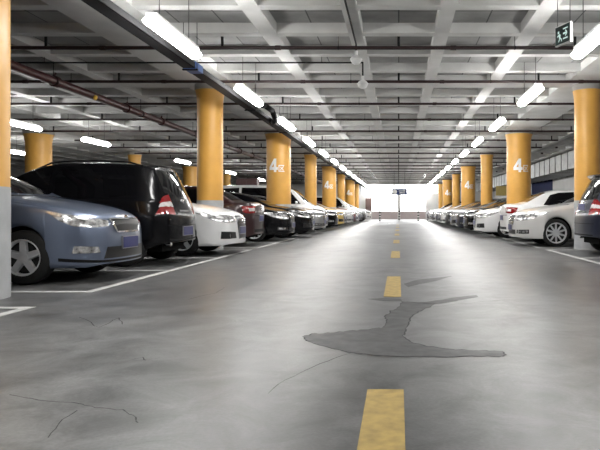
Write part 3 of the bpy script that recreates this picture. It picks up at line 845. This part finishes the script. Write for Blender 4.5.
def sedan(name, L, W, H, style, R=.325, spokes=5):
    T = scaled(SED, 4.55, L, H / 1.46, .89, W / 2); k = L / 4.55; kh = H / 1.46; kw = W / 1.78
    Car.spokes = spokes; Car.rf = 1.12 if spokes > 6 else 1.0
    c = Car(name, L, W, H, T, R, (.93 * k, 3.58 * k))
    X = lambda pts: [(a * k, b * kh) for a, b in pts]
    S3 = lambda pts: [(a * k, b * kw, z * kh) for a, b, z in pts]
    TP = lambda pts: [(a * k, b * kw) for a, b in pts]
    E = lambda pts: [(y * kw, z * kh) for y, z in pts]
    # doors, windows
    fd = c.side('door', X([(1.50, .905), (2.55, .925)]), X([(1.36, .30), (1.40, .26), (2.55, .26)]), P['grey'], 10, 8, .0055, link_obj=True)
    rd = c.side('door', X([(2.575, .925), (3.50, .945)]), X([(2.575, .26), (3.10, .26), (3.16, .40), (3.40, .76)]), P['grey'], 10, 8, .0055, link_obj=True)
    c.handles(fd, 2.38 * k, .83 * kh); c.handles(rd, 3.28 * k, .85 * kh)
    c.side('side_window', X([(2.10, 1.315), (2.30, 1.355), (2.54, 1.375)]), X([(1.60, .975), (2.54, .99)]), M['glass'], 8, 5)
    c.side('side_window', X([(2.62, 1.375), (3.05, 1.355), (3.30, 1.29)]), X([(2.62, .99), (3.52, 1.01)]), M['glass'], 8, 5)
    c.top('windshield', TP([(2.17, -.53), (2.14, 0), (2.17, .53)]), TP([(1.44, -.67), (1.30, -.35), (1.27, 0), (1.30, .35), (1.44, .67)]), M['glass'], 14, 10)
    c.top('rear_window', TP([(3.40, -.50), (3.38, 0), (3.40, .50)]), TP([(3.93, -.60), (4.02, 0), (3.93, .60)]), M['glass'], 12, 8)
    c.mirror(1.72 * k, (.96) * kw, 1.0 * kh)
    c.top('bonnet_seam', TP([(1.24, -.70), (1.17, -.35), (1.15, 0), (1.17, .35), (1.24, .70)]), TP([(1.28, -.70), (1.205, -.35), (1.185, 0), (1.205, .35), (1.28, .70)]), M['trim'], 14, 1, .002)
    # nose
    if style == 'hatchgrille':      # shallow dark grille in a chrome frame
        g = c.end('grille', E([(-.40, .735), (0, .745), (.40, .735)]), E([(-.30, .595), (.30, .595)]), M['grille'], lift=.006)
        c.strips([(-.40 * kw, .40 * kw, .742 * kh, .016), (-.30 * kw, .30 * kw, .588 * kh, .022)], M['chrome'], g, name='chrome_bar')
        c.endpair('chrome_edge', E([(.40, .74), (.435, .74)]), E([(.29, .58), (.325, .58)]), M['chrome'], n=2, m=4, lift=.012)
        c.corner('headlight', S3([(.10, .44, .715), (.24, .66, .75), (.42, .785, .795), (.66, .84, .835)]), S3([(.05, .48, .66), (.16, .66, .645), (.34, .82, .665), (.50, .865, .735)]), M['lamp'])
        c.corner('fog_light', S3([(.15, .60, .425), (.33, .80, .44)]), S3([(.15, .57, .355), (.36, .80, .355)]), M['lamp'], 6, 3)
        c.end('air_intake', E([(-.50, .415), (.50, .415)]), E([(-.56, .28), (.56, .28)]), M['grille'], lift=.004)
        c.corner('bumper_lip', S3([(.0, 0, .262), (.05, .5, .262), (.2, .76, .275), (.5, .87, .30)]), S3([(.0, 0, .235), (.05, .5, .235), (.2, .76, .24), (.5, .87, .26)]), M['trim'], 12, 1, .008)
        zp = .455
    elif style == 'tallgrille':     # full-height chrome grille and oval-cornered lamps
        g = c.end('grille', E([(-.33, .745), (0, .75), (.33, .745)]), E([(-.23, .31), (.23, .31)]), M['grille'], n=8, m=8, lift=.006)
        c.strips([(-.33 * kw, .33 * kw, .742 * kh, .022), (-.23 * kw, .23 * kw, .31 * kh, .018), (-.30 * kw, .30 * kw, .69 * kh, .010), (-.29 * kw, .29 * kw, .65 * kh, .010), (-.28 * kw, .28 * kw, .61 * kh, .010)], M['chrome'], g, name='chrome_bar')
        c.endpair('chrome_edge', E([(.33, .75), (.355, .75)]), E([(.225, .30), (.25, .30)]), M['chrome'], n=2, m=8, lift=.012)
        c.corner('headlight', S3([(.10, .42, .735), (.24, .63, .76), (.46, .77, .795), (.70, .845, .815)]), S3([(.04, .40, .63), (.14, .62, .62), (.32, .80, .66), (.50, .855, .735)]), M['lamp'])
        c.corner('air_intake', S3([(.06, .40, .44), (.22, .74, .46)]), S3([(.06, .36, .32), (.22, .76, .32)]), M['grille'], 8, 4, .005)
        zp = .47
    else:                            # slatted upright grille, twin lamps
        g = c.end('grille', E([(-.36, .735), (0, .74), (.36, .735)]), E([(-.30, .53), (.30, .53)]), M['grille'], n=8, m=6, lift=.006)
        c.strips([(-.36 * kw, .36 * kw, .742 * kh, .018), (-.345 * kw, .345 * kw, .69 * kh, .016), (-.33 * kw, .33 * kw, .64 * kh, .016), (-.315 * kw, .315 * kw, .585 * kh, .016), (-.30 * kw, .30 * kw, .53 * kh, .018)], M['chrome'], g, name='chrome_bar')
        c.endpair('chrome_edge', E([(.355, .74), (.385, .74)]), E([(.29, .52), (.32, .52)]), M['chrome'], n=2, m=5, lift=.012)
        c.corner('headlight', S3([(.11, .46, .735), (.26, .68, .765), (.50, .80, .80), (.78, .855, .825)]), S3([(.05, .47, .62), (.17, .70, .62), (.38, .83, .67), (.58, .87, .75)]), M['lamp'])
        c.corner('air_intake', S3([(.10, .52, .40), (.30, .79, .41)]), S3([(.10, .50, .31), (.30, .80, .31)]), M['grille'], 8, 4, .005)
        c.corner('fog_light', S3([(.14, .60, .385), (.28, .77, .39)]), S3([(.14, .60, .34), (.28, .77, .34)]), M['lamp'], 6, 2, .012)
        c.end('air_intake', E([(-.44, .40), (.44, .40)]), E([(-.46, .29), (.46, .29)]), M['grille'], lift=.004)
        zp = .455
    c.emblem(.685 * kh if style != 'hatchgrille' else .76 * kh, True, .05 if style != 'hatchgrille' else .03)
    c.number_plate(zp * kh, True)
    # tail
    B = lambda pts: [(L - a * k, b * kw, z * kh) for a, b, z in pts]
    tl = c.corner('taillight', B([(.03, .50, .945), (.10, .66, .955), (.20, .77, .955), (.32, .82, .945)]), B([(.02, .52, .80), (.09, .68, .78), (.18, .79, .78), (.27, .835, .81)]), M['redlamp'])
    for t_ in tl: pass
    for o, sg in zip(tl, (1, -1)):
        pr = lambda q: c.near((c.L / 2 - q[0], sg * q[1], q[2]))
        c.sheet('reverse_light', c.grid2(B([(.05, .54, .90), (.15, .73, .90)]), B([(.05, .54, .84), (.14, .73, .83)]), 6, 2, pr), M['clearlamp'], .010, parent=o)
    c.end('boot_seam', E([(-.62, .735), (.62, .735)]), E([(-.62, .725), (.62, .725)]), M['trim'], False, n=8, m=1, lift=.004)
    c.end('rear_bumper_trim', E([(-.55, .40), (.55, .40)]), E([(-.55, .33), (.55, .33)]), M['trim'], False, lift=.005)
    c.number_plate(.66 * kh, False); c.emblem(.90 * kh, False, .035)
    return c.root

def hatch(name, L, W, H, tall=False, spoiler=False, R=.33):
    base, L0, H0, w0 = (VAN, 5.1, 1.95, .94) if tall else (HAT, 4.4, 1.70, .88)
    T = scaled(base, L0, L, H / H0, w0, W / 2); k = L / L0; kh = H / H0; kw = W / (2 * w0)
    Car.spokes = 5; Car.rf = 1.0
    c = Car(name, L, W, H, T, R, ((.95 if tall else .88) * k, (4.05 if tall else 3.66) * k),
            lean=((.80, H, .16 if tall else .40, 1.8 if tall else 2.1),), curv=(.24, .17))
    X = lambda pts: [(a * k, b * kh) for a, b in pts]
    S3 = lambda pts: [(a * k, b * kw, z * kh) for a, b, z in pts]
    TP = lambda pts: [(a * k, b * kw) for a, b in pts]
    E = lambda pts: [(y * kw, z * kh) for y, z in pts]
    B = lambda pts: [(L - a * k, b * kw, z * kh) for a, b, z in pts]
    if tall:
        fd = c.side('door', X([(1.30, 1.02), (2.35, 1.06)]), X([(1.42, .32), (1.46, .28), (2.35, .28)]), P['grey'], 10, 8, .0055, link_obj=True)
        rd = c.side('door', X([(2.375, 1.06), (3.62, 1.08)]), X([(2.375, .28), (3.5, .28), (3.56, .40), (3.62, .60)]), P['grey'], 10, 8, .0055, link_obj=True)
        c.handles(fd, 2.2 * k, .93 * kh); c.handles(rd, 2.55 * k, .95 * kh)
        c.side('side_window', X([(1.52, 1.70), (1.75, 1.77), (2.36, 1.79)]), X([(1.02, 1.14), (2.36, 1.16)]), M['glass'], 8, 5)
        c.side('side_window', X([(2.46, 1.80), (3.55, 1.81)]), X([(2.46, 1.16), (3.58, 1.18)]), M['glass'], 8, 5)
        c.side('side_window', X([(3.66, 1.81), (4.55, 1.76)]), X([(3.68, 1.18), (4.66, 1.24)]), M['glass'], 8, 5)
        c.top('windshield', TP([(1.58, -.66), (1.52, 0), (1.58, .66)]), TP([(.92, -.76), (.80, -.35), (.77, 0), (.80, .35), (.92, .76)]), M['glass'], 14, 10)
        c.mirror(1.2 * k, 1.02 * kw, 1.2 * kh)
        g = c.end('grille', E([(-.42, .86), (.42, .86)]), E([(-.34, .66), (.34, .66)]), M['grille'], lift=.006)
        c.strips([(-.42 * kw, .42 * kw, .862 * kh, .02), (-.38 * kw, .38 * kw, .79 * kh, .016), (-.36 * kw, .36 * kw, .72 * kh, .016), (-.34 * kw, .34 * kw, .655 * kh, .02)], M['chrome'], g, name='chrome_bar')
        c.corner('headlight', S3([(.14, .50, .87), (.28, .72, .93), (.5, .86, .97)]), S3([(.07, .50, .72), (.2, .76, .72), (.40, .90, .80)]), M['lamp'])
        c.end('air_intake', E([(-.55, .44), (.55, .44)]), E([(-.6, .31), (.6, .31)]), M['grille'])
        c.number_plate(.56, True); c.emblem(.77 * kh, True, .05)
        c.corner('taillight', B([(.10, .68, 1.35), (.35, .84, 1.36)]), B([(.04, .72, .88), (.22, .92, .88)]), M['redlamp'], 6, 6)
        c.end('rear_window', E([(-.60, 1.72), (.60, 1.72)]), E([(-.64, 1.22), (.64, 1.22)]), M['glass'], False)
        c.number_plate(1.0, False)
        return c.root
    fd = c.side('door', X([(1.34, .975), (2.42, 1.005)]), X([(1.38, .34), (1.42, .28), (2.42, .28)]), P['grey'], 10, 8, .0055, link_obj=True)
    rd = c.side('door', X([(2.445, 1.005), (3.40, 1.035)]), X([(2.445, .28), (3.14, .28), (3.20, .42), (3.36, .80)]), P['grey'], 10, 8, .0055, link_obj=True)
    c.handles(fd, 2.25 * k, .90 * kh); c.handles(rd, 3.16 * k, .93 * kh)
    c.side('side_window', X([(1.98, 1.49), (2.15, 1.54), (2.41, 1.565)]), X([(1.46, 1.045), (2.41, 1.07)]), M['glass'], 8, 5)
    c.side('side_window', X([(2.50, 1.57), (3.22, 1.57)]), X([(2.50, 1.075), (3.34, 1.10)]), M['glass'], 8, 5)
    c.side('side_window', X([(3.32, 1.565), (3.60, 1.54)]), X([(3.42, 1.105), (3.74, 1.15)]), M['glass'], 6, 5)
    c.top('windshield', TP([(2.06, -.55), (2.02, 0), (2.06, .55)]), TP([(1.30, -.68), (1.20, -.35), (1.17, 0), (1.20, .35), (1.30, .68)]), M['glass'], 14, 10)
    c.mirror(1.55 * k, .97 * kw, 1.10 * kh)
    for sg in (1, -1):
        bm = bmesh.new(); pts = []
        for i in range(9):
            s = (2.1 + 1.75 * i / 8) * k; y = sg * .53 * kw
            p, nn = c.ray((L / 2 - s, y, 5), (0, 0, -1), (L / 2 - s, y, H)); pts.append(p + Vector((0, 0, .035 if 0 < i < 8 else -.005)))
        for a, b in zip(pts, pts[1:]): tube(bm, a, b, .014, 8)
        obj('roof_rail', bm, M['trim'], c.root, True)
    g = c.end('grille', E([(-.40, .80), (.40, .80)]), E([(-.33, .67), (.33, .67)]), M['grille'], lift=.006)
    c.strips([(-.40 * kw, .40 * kw, .80 * kh, .018), (-.36 * kw, .36 * kw, .735 * kh, .016), (-.33 * kw, .33 * kw, .67 * kh, .018)], M['chrome'], g, name='chrome_bar')
    c.corner('headlight', S3([(.12, .46, .80), (.26, .68, .85), (.62, .84, .91)]), S3([(.06, .46, .69), (.18, .71, .69), (.44, .86, .78)]), M['lamp'])
    c.end('air_intake', E([(-.5, .43), (.5, .43)]), E([(-.55, .31), (.55, .31)]), M['grille'])
    c.corner('fog_light', S3([(.15, .6, .45), (.3, .79, .46)]), S3([(.15, .58, .38), (.3, .79, .38)]), M['lamp'], 6, 3)
    c.number_plate(.55, True); c.emblem(.74 * kh, True, .045)
    # tail: lamps climb the corners, red above and below a clear band
    for a0, a1, mt, nm in ((1.16, 1.05, 'redlamp', 'taillight'), (1.045, .965, 'clearlamp', 'reverse_light'), (.96, .83, 'redlamp', 'brake_light')):
        f1, f0 = (a0 - .83) / .33, (a1 - .83) / .33
        def e(f): return (.10 + .15 * (1 - f) ** 1.2)
        c.corner(nm, B([(.10 + .06 * f1, .46, a0), (e(f1), .76, a0)]), B([(.03 + .06 * f0, .46, a1), (e(f0), .80, a1)]), M[mt], 6, 4, .008)
    c.end('rear_window', E([(-.50, 1.56), (0, 1.575), (.50, 1.56)]), E([(-.56, 1.16), (0, 1.13), (.56, 1.16)]), M['glass'], False)
    c.end('tailgate_seam', E([(-.66, .655), (.66, .655)]), E([(-.66, .645), (.66, .645)]), M['trim'], False, m=1)
    c.end('rear_bumper_trim', E([(-.62, .43), (.62, .43)]), E([(-.58, .32), (.58, .32)]), M['trim'], False)
    c.number_plate(.56 if not spoiler else .98, False); c.emblem(1.06 * kh, False, .04)
    c.end('chrome_strip', E([(-.30, .905), (.30, .905)]), E([(-.30, .875), (.30, .875)]), M['chrome'], False, m=1, lift=.012)
    bm = bmesh.new(); xb = -L / 2 + .34 * k; zt = H - .02
    if spoiler:
        pts = [(xb + .22, zt - .005), (xb - .02, zt + .02), (xb - .13, zt - .01), (xb - .10, zt - .045), (xb + .05, zt - .06), (xb + .22, zt - .06)]
    else:
        pts = [(xb + .24, zt - .015), (xb + .08, zt - .015), (xb + .04, zt - .03), (xb + .06, zt - .055), (xb + .24, zt - .06)]
    n = 8; rr = []
    for i in range(n + 1):
        y = (-.56 + 1.12 * i / n) * kw; dx = .14 * (abs(y) / .56) ** 2.5; dz = -.035 * (abs(y) / .56) ** 2
        rr.append([bm.verts.new((x + dx, y, z + dz)) for x, z in pts])
    for a, b in zip(rr, rr[1:]):
        for i in range(len(pts)): bm.faces.new((a[i], a[(i + 1) % len(pts)], b[(i + 1) % len(pts)], b[i]))
    bm.faces.new(rr[0]); bm.faces.new(rr[-1])
    obj('roof_spoiler', bm, P['grey'], c.root, True, angle=40, link_obj=True)
    bm = bmesh.new(); tube(bm, (-L / 2 + .50, .42, .36), (-L / 2 + .13, .42, .35), .04, 14); obj('exhaust_pipe', bm, M['chrome'], c.root, True, angle=50)
    return c.root

PAINTED = ('body', 'door', 'wing_mirror', 'door_handle', 'roof_spoiler')
def recolour(root, key):
    for ch in list(root.children):
        for o in [ch] + list(ch.children):
            if o.material_slots and o.material_slots[0].link == 'OBJECT': o.material_slots[0].material = P[key]
PROTO = {}
LEN = dict(kia=4.53, passat=4.78, lux=4.87, suv=4.42, mpv=5.15, people=4.55)
MAKE = dict(kia=lambda: sedan('sedan', 4.53, 1.80, 1.57, 'hatchgrille', .335), passat=lambda: sedan('sedan', 4.78, 1.84, 1.55, 'tallgrille', .335),
            lux=lambda: sedan('sedan', 4.87, 1.86, 1.54, 'slats', .35, 10), suv=lambda: hatch('hatchback', 4.42, 1.78, 1.72),
            mpv=lambda: hatch('minivan', 5.15, 1.88, 2.05, tall=True), people=lambda: hatch('hatchback', 4.55, 1.80, 1.68, spoiler=True))
def car(kind, side, stall, edge, out, colour, label, group):
    """edge: distance of the aisle-side end from the aisle's axis; out=True when the nose faces the aisle"""
    L = LEN[kind]; x = side * (edge + L / 2)
    rz = 0.0 if (side < 0) == out else PI
    if kind not in PROTO:
        r = MAKE[kind](); PROTO[kind] = r; r.location = (x, stall, 0); r.rotation_euler = (0, 0, rz); tag(r, label, 'car', group)
    else:
        r = dup(PROTO[kind], (x, stall, 0), rz, label, group)
    recolour(r, colour); return r
GL, GR = 'cars parked along the left of the aisle', 'cars parked along the right of the aisle'
car('kia', -1, 8.30, 3.62, True, 'bluegrey', 'steel blue grey sedan parked nose out beside the cut-off column, blue plate', GL)
car('suv', -1, 10.75, 3.68, False, 'black', 'black hatchback with tall body parked tail out between blue grey and white sedans', GL)
car('passat', -1, 13.1, 3.32, True, 'white', 'white sedan with tall chrome grille parked nose out past the black hatchback', GL)
car('kia', -1, 16.35, 3.65, False, 'maroon', 'dark maroon sedan parked tail out behind the white sedan at left', GL)
car('lux', -1, 18.85, 3.22, True, 'black', 'black sedan parked nose out just past the maroon sedan at left', GL)
car('passat', -1, 21.35, 2.95, True, 'black', 'second black sedan, nose out in front of the thick column numbered 4 at left', GL)
car('lux', -1, 24.7, 2.95, True, 'silver', 'silver grey sedan parked nose out just past the first numbered column at left', GL)
car('mpv', -1, 27.2, 3.15, True, 'white', 'tall white minivan rising between the silver and black cars at left', GL)
car('kia', -1, 29.7, 2.95, True, 'black', 'third black sedan at left, nose out past the white minivan', GL)
car('passat', -1, 33.0, 2.9, True, 'taxi', 'pale yellow sedan parked nose out in the left row', GL)
car('kia', -1, 35.5, 3.0, True, 'white', 'small white sedan parked nose out just past the pale yellow one', GL)
car('lux', -1, 38.0, 2.8, True, 'pearl', 'cream white sedan, second car past the pale yellow one at left', GL)
car('kia', -1, 41.4, 2.85, True, 'red', 'dark red sedan far along the left row', GL)
car('passat', -1, 43.9, 2.85, True, 'white', 'white sedan just past the dark red sedan, far along the left row', GL)
car('mpv', -1, 46.4, 2.95, True, 'pearl', 'pale minivan far along the left row near the bright exit', GL)
car('kia', -1, 49.8, 2.95, True, 'silver', 'silver sedan third from the far end of the left row', GL)
car('kia', -1, 52.3, 2.8, True, 'grey', 'dark grey sedan second from the far end of the left row', GL)
car('suv', -1, 54.8, 2.45, True, 'white', 'white hatchback last in the left row before the bright exit', GL)
# right
car('people', 1, 12.95, 3.80, False, 'navy', 'dark navy hatchback with a roof spoiler, tail out at the right edge of the frame', GR)
car('lux', 1, 16.3, 2.95, True, 'pearl', 'pearl white sedan with slatted grille and ten spoke rims, nose out at right', GR)
car('passat', 1, 18.85, 3.15, False, 'white', 'white sedan parked tail out behind the pearl white sedan at right', GR)
car('passat', 1, 21.35, 2.62, True, 'white', 'white sedan nose out in front of the thick numbered column at right', GR)
car('kia', 1, 24.7, 2.62, True, 'black', 'black sedan nose out just past the first numbered column at right', GR)
car('lux', 1, 27.2, 2.55, True, 'navy', 'dark navy sedan nose out, next after the black sedan at right', GR)
car('passat', 1, 29.7, 2.5, True, 'silver', 'silver sedan nose out past the dark navy sedan at right', GR)
car('kia', 1, 33.0, 2.5, True, 'grey', 'dark grey sedan midway along the right row', GR)
car('lux', 1, 35.5, 2.4, True, 'white', 'white sedan midway along the right row past the dark grey one', GR)
car('passat', 1, 38.0, 2.4, True, 'silver', 'second silver sedan along the right row, before the second navy one', GR)
car('lux', 1, 41.4, 2.5, True, 'navy', 'second dark navy sedan, far along the right row', GR)
car('kia', 1, 43.9, 2.5, True, 'white', 'white sedan far along the right row, past the second navy sedan', GR)
car('passat', 1, 46.4, 2.5, True, 'grey', 'dark grey sedan far along the right row near the bright exit', GR)
car('lux', 1, 49.8, 2.6, True, 'silver', 'silver sedan third from the far end of the right row', GR)
car('kia', 1, 52.3, 2.5, True, 'white', 'white sedan second from the far end of the right row', GR)
car('suv', 1, 54.8, 2.5, True, 'black', 'tall black hatchback last in the right row before the bright exit', GR)
# second row behind the left cars
GB = 'cars in the second row at left'
for kind, y, ed, col, lab in (('lux', 21.4, 8.6, 'grey', 'dark grey sedan in the second row behind the parked black sedans'),
                              ('mpv', 27.2, 9.0, 'white', 'white minivan in the second row behind the first numbered column'),
                              ('suv', 38.5, 9.4, 'white', 'white hatchback in the second row past the maroon cabinet')):
    car(kind, -1, y, ed, True, col, lab, GB)


# ------------------------------------------------------------------ world, camera
w = bpy.data.worlds.new('daylight'); SC.world = w; w.use_nodes = True
w.node_tree.nodes['Background'].inputs['Color'].default_value = (1, 1, 1, 1)
w.node_tree.nodes['Background'].inputs['Strength'].default_value = 4.5
cam = bpy.data.cameras.new('camera'); co = bpy.data.objects.new('camera', cam); COL.objects.link(co)
co.location = (0, 0, EYE); co.rotation_euler = (PI / 2, 0, 0)
cam.sensor_width = 36; cam.lens = 616 / 600 * 36
cam.shift_x = -(398.7 - 300) / 600; cam.shift_y = -(225 - 211) / 600
cam.clip_end = 300
SC.camera = co
vs = SC.view_settings
vs.view_transform = 'Standard'; vs.look = 'None'; vs.gamma = 1; vs.use_curve_mapping = False
vs.exposure = 0.4
SC.cycles.use_denoising = True
SC.cycles.max_bounces = 8; SC.cycles.diffuse_bounces = 5; SC.cycles.glossy_bounces = 4
SC.cycles.sample_clamp_indirect = 10
